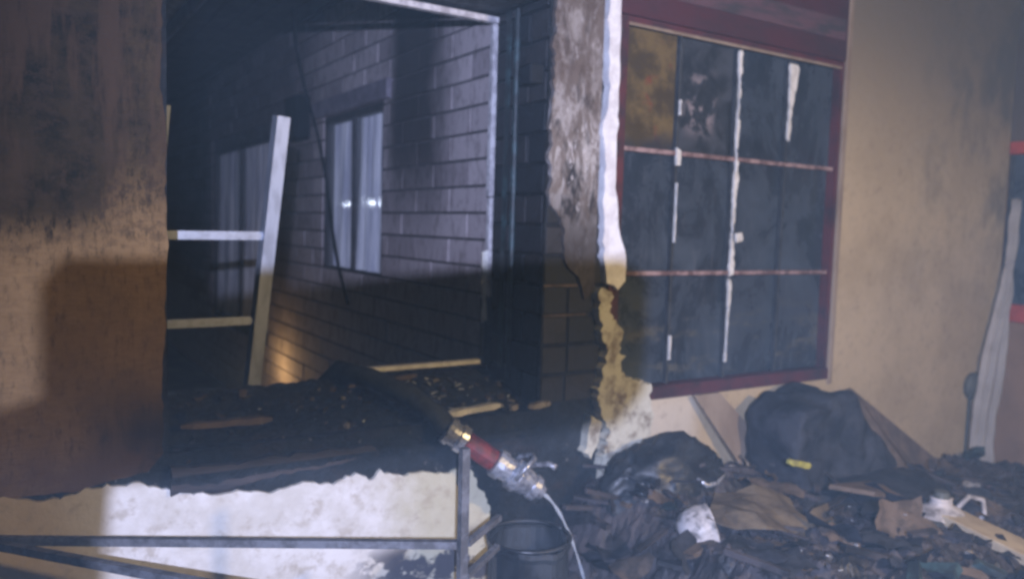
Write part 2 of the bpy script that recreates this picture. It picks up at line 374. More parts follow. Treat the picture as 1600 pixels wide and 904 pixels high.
# burnt bricks in the right-hand reveal
bz = .85; row = 0
while bz < 2.32:
    cuts = [Y0+.012, Y0+.24, Y1-.005] if row % 2 else [Y0+.012, Y0+.13, Y0+.355, Y1-.005]
    for a, b in zip(cuts, cuts[1:]):
        d = random.uniform(-.004, .004)
        bm = nb(); box(bm, (OX1+d, a+.005, bz+.005), (OX1+.03, b-.005, min(bz+.105, 2.325)), .003)
        obj('brick', bm, 'burnt_brick', wall)
    bz += .111; row += 1
bz = .85
while bz < 1.62:
    bm = nb(); q = random.uniform(1.75, 1.82)
    box(bm, (OX1+.003, Y0-.008+random.uniform(-.002, .002), bz+.005), (q, Y0-.0005, bz+.103), .003); obj('brick', bm, 'burnt_brick', wall)
    bm = nb(); box(bm, (q+.008, Y0-.008+random.uniform(-.002, .002), bz+.005), (1.93, Y0-.0005, bz+.103), .003); obj('brick', bm, 'burnt_brick', wall)
    if 1.1 < bz < 1.4:
        bm = nb(); box(bm, (OX1+.004, Y0-.0055, bz-.006), (1.86, Y0-.0004, bz+.003)); obj('mortar_joint', bm, 'debris_brown', wall)
    bz += .111
# plaster left of the opening
bm = nb(); pts = rag([(-2.8, .772), (-.3, .772), (.06, .766), (.20, .772), (.33, .79), (.372, .84), (.366, 1.0), (.380, 1.3), (.382, 1.6), (.372, 1.95), (.362, 2.3), (.37, 3.28), (-2.8, 3.28)], .025, .007, 3, keep=(10, 11, 12))
sheet(bm, pts, Y0-.014, Y0-.001); obj('plaster', bm, 'tan_left', wall)
# white plaster under the opening, torn along its top
bm = nb(); pts = rag([(-2.8, .02), (1.42, .02), (1.47, .30), (1.44, .52), (1.36, .655), (1.24, .655), (1.10, .672), (1.03, .70), (.99, .668), (.93, .690), (.87, .672), (.80, .690), (.70, .684), (.55, .695), (.45, .705), (.38, .735), (.30, .765), (.19, .762), (.10, .752), (-.05, .765), (-2.8, .77)], .012, .012, 5, keep=(0, 20))
sheet(bm, pts, Y0-.016, Y0-.001); obj('plaster', bm, 'white_plaster', wall)
# mottled pier plaster, its thick white edge, and the torn strip below
bm = nb(); pts = rag([(1.668, 3.25), (1.664, 1.62), (1.72, 1.52), (1.74, 1.40), (1.80, 1.33), (1.84, 1.24), (1.885, 1.28), (1.885, 3.25)], .015, .014, 8, keep=(6, 7))
sheet(bm, pts, Y0-.022, Y0-.001); obj('plaster', bm, 'pier_plaster', wall)
bm = nb(); pts = rag([(1.952, 3.25), (1.950, 2.2), (1.952, 1.66), (1.975, 1.52), (2.018, 1.40), (2.020, 1.31), (1.985, 1.275), (1.93, 1.30), (1.908, 1.40), (1.900, 1.58), (1.905, 1.74), (1.880, 1.86), (1.905, 2.0), (1.893, 2.3), (1.905, 3.25)], .03, .009, 11, keep=(14,))
sheet(bm, pts, Y0-.040, Y0-.002); obj('plaster', bm, 'plaster_edge', wall)
bm = nb(); pts = rag([(1.895, 1.285), (1.945, 1.27), (1.955, 1.16), (2.01, 1.12), (2.03, 1.02), (2.01, .955), (2.07, .92), (2.165, .90), (2.17, .60), (2.05, .575), (1.97, .53), (1.93, .60), (1.965, .72), (1.925, .79), (1.89, .90), (1.925, 1.02), (1.90, 1.12)], .011, .020, 13)
sheet(bm, pts, Y0-.050, Y0-.002); obj('plaster', bm, 'shaded_cream_plaster', wall)
bm = nb(); pts = rag([(1.875, .80), (1.925, .77), (1.915, .69), (1.88, .63), (1.845, .66), (1.862, .73)], .02, .008, 15)
sheet(bm, pts, Y0-.045, Y0-.002); obj('plaster', bm, 'shaded_cream_plaster', wall)
# tan plaster right of and below the red window
bm = nb(); pts = rag([(2.178, .02), (4.86, .02), (4.86, 3.28), (3.345, 3.28), (3.335, 2.2), (3.332, .825), (2.178, .825)], .05, .004, 17, keep=(0, 1, 2, 5, 6))
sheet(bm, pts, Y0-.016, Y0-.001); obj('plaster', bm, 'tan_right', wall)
bm = nb(); box(bm, (3.320, Y0-.026, .80), (3.352, Y0+.03, 3.0), .004); obj('plaster_edge', bm, 'tan_board', wall)
# remains of the steel frame in the opening
FY = 2.745
bm = nb(); box(bm, (.40, FY, 2.296), (1.652, FY+.03, 2.318)); box(bm, (1.630, FY, 1.62), (1.652, FY+.03, 2.294), .003); box(bm, (1.634, FY+.002, 1.22), (1.652, FY+.03, 1.618), .003)
wf = obj('window_frame', bm, 'frame_paint', wall)
bm = nb(); box(bm, (1.10, FY-.004, .952), (1.618, FY+.03, .970), .003, rot=Matrix.Rotation(R(-.2), 3, 'Y')); obj('bottom_rail', bm, 'pale_flake', wf)
bm = nb(); box(bm, (1.620, FY+.002, .95), (1.655, FY+.035, 1.218)); box(bm, (.392, FY, .93), (.42, FY+.03, 2.294)); obj('burnt_jamb', bm, 'burnt_frame', wf)
bm = nb(); sheet(bm, rag([(1.602, 1.40), (1.632, 1.41), (1.632, 1.13), (1.612, 1.12), (1.604, 1.28)], .02, .007, 21), FY-.002, FY+.004); obj('paint_flake', bm, 'pale_flake', wf)
bm = nb(); box(bm, (1.656, Y1-.14, .95), (1.6595, Y1-.105, 2.33)); tube(bm, [(1.648, Y0+.20, .92), (1.648, Y0+.20, 1.45), (1.650, Y0+.205, 2.32)], .011, 8); obj('service_pipe', bm, 'teal_paint', wall)
bm = nb(); box(bm, (1.60, Y0+.03, 2.02), (1.675, Y0+.11, 2.09), .006); obj('bracket', bm, 'dark_void', wall)

# the red window (a part of the wall) with its twelve panes
WY = Y0+.015
bm = nb(); box(bm, (WX0, WY-.035, WZ0), (WX0+.05, WY+.05, WZ1)); box(bm, (WX1-.022, WY-.03, WZ0), (WX1, WY+.05, WZ1))
box(bm, (WX0+.05, WY-.045, WZ0-.004), (WX1-.001, WY+.05, WZ0+.05), .004); box(bm, (WX0+.05, WY-.03, WZ1-.022), (WX1-.022, WY+.05, WZ1+.001))
win = obj('window', bm, 'red_paint', wall)
gx = [WX0+.05, 2.300, 2.632, 2.962, WX1-.022]; gz = [WZ0+.05, 1.335, 1.818, WZ1-.022]
for r in range(3):
    for c in range(4):
        bm = nb(); box(bm, (gx[c]+.003, WY+.012+random.uniform(-.002, .002), gz[r]+.003), (gx[c+1]-.003, WY+.018, gz[r+1]-.003), rot=Matrix.Rotation(random.gauss(0, .006), 3, 'Z') @ Matrix.Rotation(random.gauss(0, .006), 3, 'X'))
        mt = 'amber_glass' if (r, c) == (2, 0) else 'reflection_glass' if (r, c) == (2, 1) else 'sooty_glass'
        o = obj('pane', bm, mt, win)
        if mt == 'amber_glass': o['label'] = 'pane browned to amber by the fire'
for i, z in enumerate(gz[1:3]):
    bm = nb(); box(bm, (gx[0], WY-.018, z-.009), (gx[4], WY+.01, z+.009), .002); obj('glazing_bar', bm, 'bar_paint', win)
for i, x in enumerate(gx[1:4]):
    bm = nb(); box(bm, (x-.006, WY-.012, gz[0]), (x+.006, WY+.008, gz[3])); obj('glazing_bar', bm, 'burnt_frame', win)
FL = [[(2.620, 2.27), (2.642, 2.27), (2.640, 2.14), (2.648, 2.08), (2.636, 1.98), (2.628, 2.0), (2.632, 2.1)],
      [(2.622, 1.99), (2.65, 1.98), (2.64, 1.84), (2.66, 1.80), (2.648, 1.66), (2.64, 1.52), (2.648, 1.40), (2.66, 1.33), (2.622, 1.32), (2.624, 1.5), (2.622, 1.7)],
      [(2.655, 1.505), (2.69, 1.51), (2.70, 1.475), (2.66, 1.465)],
      [(2.625, 1.31), (2.645, 1.30), (2.640, 1.12), (2.634, .95), (2.622, .95), (2.626, 1.15)],
      [(2.950, 2.26), (3.005, 2.25), (2.995, 2.15), (2.972, 2.03), (2.968, 1.92), (2.955, 1.93), (2.956, 2.05)],
      [(2.290, 1.84), (2.312, 1.83), (2.312, 1.77), (2.292, 1.77)], [(2.296, 2.03), (2.304, 2.03), (2.303, 1.97), (2.297, 1.97)],
      [(2.297, 1.70), (2.302, 1.70), (2.301, 1.46), (2.298, 1.46)], [(2.297, 1.08), (2.304, 1.08), (2.304, .98), (2.297, .98)]]
for i, q in enumerate(FL):
    bm = nb(); mx = sum(p[0] for p in q)/len(q); q = [(mx+(p[0]-mx)*(.62 if i in (0, 1, 3) else 1), p[1]) for p in q]; sheet(bm, rag(q, .014, .007 if i < 5 else .002, 30+i), WY-.024, WY-.0125); obj('paint_flake', bm, 'pale_flake', win)
bm = nb(); box(bm, (gx[0], WY-.0345, WZ1-.034), (gx[4], WY-.0302, WZ1-.022)); obj('paint_edge', bm, 'tan_board', win)
# red board over the window
bm = nb(); box(bm, (WX0-.0, Y0-.022, WZ1+.004), (3.318, Y0-.001, 2.64), .002); lb = obj('lintel_board', bm, 'red_panel', wall)
bm = nb(); box(bm, (2.16, Y0-.0245, 2.405), (3.30, Y0-.0225, 2.50), .002); obj('batten', bm, 'faded_board', lb)

# ------------------------------------------------------------------ right-hand wall with its window
rw = empty('side_wall', 'brown side wall at the right edge with a red-framed dark window', 'wall')
XR = 4.88
bm = nb(); box(bm, (XR, -1, 0), (XR+.25, Y0+.001, 1.10)); box(bm, (XR, -1, 2.06), (XR+.25, Y0+.001, 3.3)); box(bm, (XR, -1, 1.1), (XR+.25, .6, 2.06)); box(bm, (XR, 2.392, 1.10), (XR+.25, Y0+.001, 2.06))
obj('masonry', bm, 'brown_wall', rw)
bm = nb(); simple('bright_red_paint', (.42, .06, .04), (.26, .04, .03), 10, .5, .2, .4)
box(bm, (XR-.03, .6, 1.05), (XR+.06, 2.382, 1.15), .004); box(bm, (XR-.03, .6, 2.00), (XR+.06, 2.382, 2.07), .004); box(bm, (XR-.02, .6, 1.152), (XR+.06, .65, 1.998)); box(bm, (XR-.018, 1.45, 1.152), (XR+.05, 1.49, 1.998))
rwin = obj('window', bm, 'bright_red_paint', rw)
bm = nb(); box(bm, (XR+.01, 2.365, 1.152), (XR+.06, 2.388, 1.998)); obj('stile', bm, 'burnt_frame', rwin)
for a, b in ((.65, 1.45), (1.49, 2.365)):
    bm = nb(); box(bm, (XR+.02, a, 1.15), (XR+.03, b, 2.00)); obj('pane', bm, 'sooty_glass', rwin)

# ------------------------------------------------------------------ brick wing outside
bw = empty('brick_house', 'neighbouring brick house wing with curtained window seen through the opening', 'house')
BX = 1.668; YB0, YB1 = 2.815, 13.0
wins = [(3.90, 4.82, 1.20, 2.13), (6.0, 7.9, .60, 2.13)]
bm = nb()
ys = [YB0, 3.90, 4.82, 6.0, 7.9, YB1]
for a, b in zip(ys, ys[1:]):
    w_ = [q for q in wins if q[0] == a]
    if w_: box(bm, (BX+.012, a, -.05), (BX+.22, b, w_[0][2])); box(bm, (BX+.012, a, w_[0][3]), (BX+.22, b, 2.9))
    else: box(bm, (BX+.012, a, -.05), (BX+.22, b, 2.9))
obj('wall_core', bm, 'mortar', bw)
PITCHZ, PL = .111, .335
cells = []
for r in range(26):
    z = .002+r*PITCHZ
    y = YB0-(PL/2 if r % 2 else 0)
    while y < YB1:
        a, b = max(y, YB0), min(y+PL, YB1)
        segs = [(a, b)]
        for (wa, wb, wz0, wz1) in wins:
            if z+PITCHZ*.5 > wz0 and z+PITCHZ*.5 < wz1+.085:
                ns = []
                for (p, q) in segs:
                    if q <= wa or p >= wb: ns.append((p, q))
                    else:
                        if p < wa: ns.append((p, wa))
                        if q > wb: ns.append((wb, q))
                segs = ns
        cells += [(p, q, z) for p, q in segs if q-p > .03]
        y += PL
def brick_mesh(bm, y0, y1, z0, dx):
    box(bm, (BX-.002+dx, y0+.003, z0+.007), (BX+.016, y1-.003, z0+PITCHZ-.004), .002)
vis = sorted([c for c in cells if c[2] > .62], key=lambda c: c[0]); near = vis[:295]; ids = set(near)
for (a, b, z) in near:
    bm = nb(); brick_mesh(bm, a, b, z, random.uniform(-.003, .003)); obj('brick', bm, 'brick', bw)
bm = nb()
for c_ in cells:
    if c_ not in ids: box(bm, (BX-.002+random.uniform(-.003, .003), c_[0]+.003, c_[2]+.007), (BX+.016, c_[1]-.003, c_[2]+PITCHZ-.004))
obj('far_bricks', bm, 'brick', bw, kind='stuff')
bm = nb(); box(bm, (BX-.03, 3.80, 2.135), (BX+.02, 4.98, 2.235), .004); simple('lintel', (.23, .21, .25), (.15, .13, .16), 9, .8, .4); obj('lintel', bm, 'lintel', bw)
# curtained windows
for i, (a, b, z0, z1) in enumerate(wins):
    bm = nb(); t = .035
    box(bm, (BX+.01, a, z0), (BX+.06, a+t, z1)); box(bm, (BX+.01, b-t, z0), (BX+.06, b, z1)); box(bm, (BX+.011, a+t, z0), (BX+.06, b-t, z0+t)); box(bm, (BX+.011, a+t, z1-t), (BX+.06, b-t, z1)); box(bm, (BX+.012, (a+b)/2-.012, z0+t), (BX+.058, (a+b)/2+.012, z1-t))
    wo = obj('window', bm, 'dark_timber', bw)
    for (p, q) in ((a+t, (a+b)/2-.012), ((a+b)/2+.012, b-t)):
        bm = nb(); box(bm, (BX+.030, p, z0+t), (BX+.034, q, z1-t)); obj('pane', bm, 'window_glass', wo)
    bm = nb(); n = 90
    A = [bm.verts.new((BX+.082+.034*math.sin(j*1.13)+.022*math.sin(j*.41), a-.02+(b-a+.04)*j/n, z0-.02)) for j in range(n+1)]
    B = [bm.verts.new((v.co.x*.3+(BX+.085)*.7, v.co.y, z1+.02)) for v in A]
    for j in range(n): bm.faces.new((A[j], A[j+1], B[j+1], B[j]))
    obj('curtain', bm, 'lace_curtain', wo, smooth=True)
    bm = nb(); box(bm, (BX+.17, a-.05, z0-.05), (BX+.22, b+.05, z1+.05)); obj('backing', bm, 'dark_void', wo)
# eaves: soffit boards, fascia, gutter
bm = nb(); box(bm, (1.02, 2.95, 2.82), (2.4, YB1, 2.86)); rf = obj('roof', bm, 'dark_timber', bw)
for j in range(5):
    bm = nb(); box(bm, (1.04+j*.125, 2.96, 2.800), (1.04+j*.125+.115, YB1-.02, 2.819), .003); obj('soffit_board', bm, 'dark_timber', rf)
simple('gutter_paint', (.16, .18, .22), (.10, .11, .14), 10, .5, .2, .4)
bm = nb(); box(bm, (.995, 2.94, 2.76), (1.018, YB1, 2.95)); obj('fascia', bm, 'gutter_paint', rf)
bm = nb(); tube(bm, [(.94, 2.94, 2.86), (.94, YB1, 2.88)], .055, 10); obj('gutter', bm, 'gutter_paint', rf, smooth=True)
bm = nb(); box(bm, (BX-.10, 5.06, 2.02), (BX-.003, 5.30, 2.30), .012); box(bm, (BX-.106, 5.08, 2.05), (BX-.1005, 5.28, 2.27), .002)
tag(obj('meter_box', bm, 'dark_void'), 'small dark box on the brick wall beside the curtained window', 'box')
bm = nb(); pts = []
for j in range(31):
    t = j/30; pts.append((1.52+.05*math.sin(t*3.4), 4.98-1.05*t**1.6+.04*math.sin(t*9), 2.80-1.72*t))
tube(bm, pts, .008, 6); tag(obj('hanging_cable', bm, 'dark_void'), 'thin dark cable drooping in front of the curtained window', 'cable')

# ------------------------------------------------------------------ aluminium ladder outside
lad = empty('ladder', 'aluminium ladder leaning just outside the burnt-out opening', 'ladder')
def lp(u, v):                              # u across, v height along the ladder
    sx = .068; return Vector((.405+u+sx*(v-1.0)*1.0, 3.16-.13*v/1.0*1.0, v))
for u in (0.0, .40):
    bm = nb(); bar(bm, lp(u-.012, -.02), lp(u-.012, 1.875), .046, .07); obj('rail', bm, 'aluminium', lad)
for v in (.20, .51, .82, 1.125, 1.44):
    bm = nb(); a, b = lp(-.01, v), lp(.38, v+.004); bar(bm, a, b, .036, .030); bmesh.ops.bevel(bm, geom=bm.edges[:], offset=.008, segments=2, affect='EDGES'); obj('rung', bm, 'aluminium', lad)
for u in (0.0, .40):
    bm = nb(); p_ = lp(u-.012, 0); box(bm, (p_.x-.03, p_.y-.045, -.03), (p_.x+.03, p_.y+.045, .03), .005); obj('foot', bm, 'black_plastic', lad)

# ------------------------------------------------------------------ things on the sill
rr = random.Random(12)
for nm, mt, n, s0 in (('sill_debris', 'debris', 70, .018), ('sill_debris', 'debris_brown', 14, .022), ('sill_debris', 'debris_pale', 12, .016)):
    bm = nb()
    for i in range(n):
        x = rr.uniform(OX0+.03, OX1-.03); y = rr.uniform(Y0, Y1-.08); s = rr.uniform(.4, 1.2)*s0
        chunk(bm, (x, y, sillz(x, y)+s*.25), (s*rr.uniform(.8, 2.4), s, s*rr.uniform(.3, .8)), rr)
    lab = {'debris': 'black charred crumbs strewn along the burnt sill', 'debris_brown': 'brown burnt wood crumbs strewn along the sill', 'debris_pale': 'pale plaster crumbs strewn along the sill'}[mt]
    tag(obj(nm, bm, mt), lab, 'debris', kind='stuff')
bm = nb()
for i in range(46):
    x = rr.uniform(OX0+.03, OX1-.02) if i < 20 else rr.uniform(1.25, 1.64); y = rr.uniform(Y0, Y1-.1)
    chunk(bm, (x, y, sillz(x, y)+.012), (rr.uniform(.006, .03), .006, .003), rr)
tag(obj('glass_shards', bm, 'glint'), 'small glinting glass shards scattered on the burnt sill', 'glass', kind='stuff')
def splinter(name, a, b, w, h, mat, label, cat, seed=0, parent=None):
    bm = nb(); a, b = Vector(a), Vector(b); r2 = random.Random(seed); n = 7; t = (b-a).normalized(); s = t.cross(Vector((0, 0, 1))).normalized(); u = s.cross(t)
    rings = []
    for i in range(n+1):
        k_ = i/n; c = a.lerp(b, k_); e = (1 if 0 < i < n else .55)
        rings.append([bm.verts.new(c+s*x_*w/2*e*r2.uniform(.75, 1.15)+u*z_*h/2*e*r2.uniform(.75, 1.15)) for x_, z_ in ((-1, -1), (1, -1), (1, 1), (-1, 1))])
    for A, B in zip(rings, rings[1:]):
        for j in range(4): bm.faces.new((A[j], A[(j+1) % 4], B[(j+1) % 4], B[j]))
    bm.faces.new(rings[0][::-1]); bm.faces.new(rings[-1])
    o = obj(name, bm, mat, parent)
    return tag(o, label, cat) if label else o
splinter('wood_piece', (1.285, 2.41, .852), (1.49, 2.40, .868), .035, .022, 'pale_flake', 'pale burnt wood strip lying on the sill above the hose', 'wood', 1)
splinter('wood_piece', (.44, 2.52, .875), (.70, 2.47, .885), .03, .02, 'brown_board', 'brown wood strip lying on the sill near the ladder', 'wood', 2)
splinter('wood_piece', (1.02, 2.66, .925), (1.30, 2.69, .94), .02, .016, 'debris_brown', 'thin wood strip on the sill just below the pale frame rail', 'wood', 3)
splinter('plaster_lump', (1.535, 2.40, .852), (1.565, 2.40, .858), .03, .02, 'debris_pale', 'small pale plaster lump at the front edge of the sill', 'plaster', 4)
splinter('plaster_lump', (1.61, 2.395, .85), (1.69, 2.37, .862), .03, .02, 'debris_pale', 'longer pale plaster lump at the right end of the sill', 'plaster', 5)

# ------------------------------------------------------------------ fire hose with red collar and nozzle
hs = empty('fire_hose', 'canvas fire hose with red collar and silver nozzle over the sill', 'hose')
bm = nb(); tube(bm, [(.90, 3.35, .05), (.96, 3.02, .55), (.99, 2.90, .86), (1.03, 2.77, .965), (1.09, 2.62, .955), (1.17, 2.46, .915), (1.232, 2.36, .855), (1.258, 2.325, .815)], .036, 14); obj('hose', bm, 'hose_canvas', hs, smooth=True)
A_ = Vector((1.262, 2.318, .808)); D_ = (Vector((1.575, 2.16, .575))-A_).normalized(); L_ = (Vector((1.575, 2.16, .575))-A_).length
def along(t): return A_+D_*t
def lathe(name, prof, mat):
    bm = nb(); tube(bm, [along(t) for t, _ in prof], [r for _, r in prof], 18); return obj(name, bm, mat, hs, smooth=False)
lathe('coupling', [(-.03, .036), (-.028, .047), (-.008, .049), (-.006, .041), (.018, .041), (.020, .049), (.045, .048), (.047, .038)], 'nozzle_metal')
lathe('collar', [(.047, .034), (.050, .038), (.165, .037), (.168, .032)], 'red_hose')
nz = lathe('nozzle', [(.168, .032), (.170, .050), (.200, .052), (.203, .044), (.235, .043), (.238, .056), (.265, .057), (.28, .050), (.30, .046), (.32, .040), (.322, .046), (.345, .044), (.347, .030), (.37, .022), (.372, .012)], 'nozzle_metal')
bm = nb(); c_ = along(.25)
side = D_.cross(Vector((0, 0, 1))).normalized(); upn = side.cross(D_)
tube(bm, [c_+side*.055, c_+side*.075+upn*.05, c_+upn*.085+side*.03+D_*.02, c_+upn*.085-side*.03+D_*.02, c_-side*.075+upn*.05, c_-side*.055], .009, 8); obj('handle', bm, 'nozzle_metal', nz, smooth=True)
bm = nb(); tube(bm, [c_+upn*.05+D_*.02, c_+upn*.10+D_*.07+side*.03, c_+upn*.105+D_*.09+side*.05], [.009, .010, .012], 8); obj('valve_lever', bm, 'nozzle_metal', nz, smooth=True)
bm = nb(); E_ = along(.372); pts = [E_]; v_ = D_*.9
for j in range(1, 22):
    t = j*.016; pts.append(E_+v_*t+Vector((0, 0, -4.9*t*t)))
tube(bm, pts, [.0062-.00012*j+.0022*math.sin(j*1.7) for j in range(len(pts))], 7); tag(obj('water_stream', bm, 'water', smooth=True), 'thin stream of water trickling from the silver nozzle', 'water')

# ------------------------------------------------------------------ bare steel table frame in front
tf = empty('table_frame', 'bare grey steel frame with tall post standing below the opening', 'frame')
A1, B1, E1, G1 = Vector((-.06, 2.24, .72)), Vector((.945, 1.67, .72)), Vector((.78, 1.24, .72)), Vector((1.10, 1.755, .735))
def rail(name, a, b, w=.019): bm = nb(); bar(bm, a, b, w, w); obj(name, bm, 'grey_steel', tf)
rail('rail', A1, B1-(B1-A1).normalized()*.017); rail('rail', A1+Vector((.02, -.02, -.005)), E1); rail('rail', B1+Vector((.014, .006, -.002)), G1, .015); rail('rail', B1+Vector((.012, .004, -.085)), G1+Vector((-.01, -.01, -.075)), .015)
bm = nb(); bar(bm, (.945, 1.67, 0), (.942, 1.672, .962), .021, .021); obj('post', bm, 'grey_steel', tf)
bm = nb(); bar(bm, (-.075, 2.245, 0), (-.075, 2.245, .735), .03, .03); obj('post', bm, 'grey_steel', tf)
bm = nb(); bar(bm, (.79, 1.23, 0), (.79, 1.23, .735), .03, .03); obj('post', bm, 'grey_steel', tf)

# scorched drum below the nozzle
dr = empty('drum', 'scorched black ribbed drum standing under the hose nozzle', 'drum')
bm = nb(); cx, cy, rd, ht = 1.315, 1.93, .118, .575; n = 48; rings = []
for z_, k_ in ((0, 1), (.03, 1.03), (.05, 1.0), (.20, 1.0), (.215, 1.04), (.23, 1.0), (.38, 1.0), (.395, 1.04), (.41, 1.0), (.545, .99), (.56, 1.05), (.575, 1.03), (.57, .95), (.30, .93)):
    rings.append([bm.verts.new((cx+math.cos(2*math.pi*j/n)*rd*k_*(1+(.035 if j % 6 < 2 else 0)+.05*mnoise.noise((math.cos(j*.13)*2, math.sin(j*.13)*2, z_*4))), cy+math.sin(2*math.pi*j/n)*rd*k_*(1+(.035 if j % 6 < 2 else 0)), z_+.012*mnoise.noise((j*.3, z_*3, 0)))) for j in range(n)])
for P_, Q_ in zip(rings, rings[1:]):
    for j in range(n): bm.faces.new((P_[j], P_[(j+1) % n], Q_[(j+1) % n], Q_[j]))
bm.faces.new(rings[-1]); obj('body', bm, 'black_plastic', dr)
bm = nb(); tube(bm, [(cx+math.cos(q)*rd*1.06, cy+math.sin(q)*rd*1.06, .582) for q in [2*math.pi*j/24 for j in range(25)]], .006, 6); obj('rim', bm, 'black_plastic', dr, smooth=True)

# ------------------------------------------------------------------ heap of burnt belongings
def heapz(x, y):
    b = .50 - .13*max(0, (x-2.3))*.75 - .10*max(0, 1.5-y)
    if x < 1.88: b -= (1.88-x)*1.15
    b += .10*math.exp(-((x-2.1)/.5)**2-((y-2.2)/.25)**2)
    return b + .055*mnoise.noise((x*3.2, y*3.2, 2)) + .045*mnoise.noise((x*8, y*8, 5)) + .028*mnoise.noise((x*20, y*20, 5)) + .014*mnoise.noise((x*47, y*47, 9))
bm = nb(); field(bm, 1.56, 4.70, .85, 2.375, 260, 130, heapz, 0)
tag(obj('debris_heap', bm, 'debris'), 'black heap of burnt belongings filling the corner of the room', 'debris', kind='stuff')
for mt, n, s0, lab in (('debris', 130, .05, 'black charred scraps lying over the debris heap'), ('debris_brown', 40, .05, 'brown burnt scraps lying over the debris heap'), ('debris_pale', 20, .026, 'pale scraps scattered over the debris heap'), ('pink_rag', 14, .03, 'reddish scraps scattered over the debris heap'), ('teal_paint', 40, .055, 'blue green scraps scattered over the debris heap')):
    bm = nb()
    for i in range(n):
        x = 1.55+3.0*rr.random()**1.3; y = rr.uniform(.95, 2.36); s = rr.uniform(.35, 1.2)*s0
        chunk(bm, (x, y, heapz(x, y)+s*.15), (s*rr.uniform(.8, 2.8), s, s*rr.uniform(.2, .7)), rr)
    tag(obj('loose_scraps', bm, mt), lab, 'debris', kind='stuff')
bm = nb()
for i in range(130):
    x = 1.62+2.6*rr.random()**1.2; y = rr.uniform(1.05, 2.3); q = rr.uniform(0, 6.28); l = rr.uniform(.08, .34); z = heapz(x, y)+rr.uniform(-.01, .05); t = rr.uniform(-.35, .35)*l
    bar(bm, (x-l*.5*math.cos(q), y-l*.5*math.sin(q), z-t/2), (x+l*.5*math.cos(q), y+l*.5*math.sin(q), z+t/2), rr.uniform(.008, .028), rr.uniform(.006, .02))
tag(obj('charred_sticks', bm, 'debris'), 'tangle of charred sticks and laths over the debris heap', 'debris', kind='stuff')
for mt, lab, n_ in (('debris_brown', 'torn brown sheets mixed into the debris heap', 26), ('debris_pale', 'torn pale sheets mixed into the debris heap', 12), ('burnt_cloth', 'torn burnt cloth mixed into the debris heap', 70)):
    bm = nb()
    for i in range(n_):
        x = 1.66+2.2*rr.random()**1.2; y = rr.uniform(1.1, 2.25); s = rr.uniform(.03, .11) if mt != 'debris_pale' else rr.uniform(.02, .05); m_ = 5
        A0 = Matrix.Rotation(rr.uniform(0, 6.28), 3, 'Z') @ Matrix.Rotation(rr.gauss(0, .5), 3, 'X'); sd = rr.uniform(0, 50)
        g = [[bm.verts.new(Vector((x, y, heapz(x, y)+.025)) + A0 @ Vector(((a/m_-.5)*s*2*(1+.3*mnoise.noise((a, b, sd))), (b/m_-.5)*s*1.4*(1+.3*mnoise.noise((b, a, sd+3))), s*.5*mnoise.noise((a*.5, b*.5, sd))))) for a in range(m_+1)] for b in range(m_+1)]
        for b in range(m_):
            for a in range(m_): bm.faces.new((g[b][a], g[b][a+1], g[b+1][a+1], g[b+1][a]))
    tag(obj('torn_sheets', bm, mt, smooth=True), lab, 'debris', kind='stuff')
bm = nb()
for i in range(26):
    x = rr.uniform(1.6, 3.3); y = rr.uniform(1.1, 2.2); chunk(bm, (x, y, heapz(x, y)+.02), (rr.uniform(.008, .028), .008, .003), rr)
tag(obj('glass_shards', bm, 'glint'), 'glinting shards scattered over the debris heap', 'glass', kind='stuff')

bm = nb(); blob(bm, (2.10, 2.17, .52), (.29, .17, .215), 5, .16, 1.5, 3, .9)
bag = tag(obj('rubbish_bag', bm, 'black_plastic', smooth=True), 'crumpled black plastic bag slumped below the red window', 'bag')
bm = nb(); tube(bm, [(2.10, 2.015, .62), (2.13, 1.995, .595), (2.17, 1.985, .60), (2.215, 1.99, .625)], [.006, .010, .009, .005], 6); obj('shiny_fold', bm, 'nozzle_metal', bag, smooth=True)
# burnt armchair
ac = empty('burnt_furniture', 'big charred piece of furniture slumped below the right end of the red window', 'furniture')
bm = nb(); sheet(bm, [(2.62, .30), (2.615, .79), (2.70, .845), (2.79, .868), (3.00, .862), (3.10, .80), (3.44, .50), (3.50, .26)], 1.98, 2.30)
for it in range(4):
    bmesh.ops.subdivide_edges(bm, edges=[e for e in bm.edges if e.calc_length() > .05], cuts=1); bmesh.ops.triangulate(bm, faces=bm.faces[:])
    bmesh.ops.smooth_vert(bm, verts=bm.verts[:], factor=.4, use_axis_x=True, use_axis_y=True, use_axis_z=True)
for v in bm.verts:
    q = v.co*4; v.co += Vector((mnoise.noise(q), mnoise.noise(q+Vector((9, 0, 0))), mnoise.noise(q+Vector((0, 7, 0)))))*.05 + Vector((mnoise.noise(v.co*11+Vector((3, 0, 0)))*.018, mnoise.noise(v.co*12)*.024, mnoise.noise(v.co*13)*.018)) - Vector((0, -abs(mnoise.noise(v.co*9))*.03, abs(mnoise.noise(v.co*8))*.02))
obj('backrest', bm, 'burnt_cloth', ac, smooth=True)
bm = nb(); blob(bm, (3.05, 1.88, .40), (.42, .22, .13), 5, .14, 1.7, 9, .5); obj('seat', bm, 'burnt_cloth', ac, smooth=True)
bm = nb(); slab(bm, [(2.60, 1.83, .56), (2.72, 1.72, .545), (3.25, 1.80, .41), (3.15, 1.93, .47)], (.1, -.1, 1), .018); obj('arm_board', bm, 'brown_board', ac)
splinter('tape_strip', (2.43, 1.885, .672), (2.55, 1.88, .642), .028, .022, 'yellow_tape', 'short bright yellow strip lying on the charred furniture', 'strip', 6)
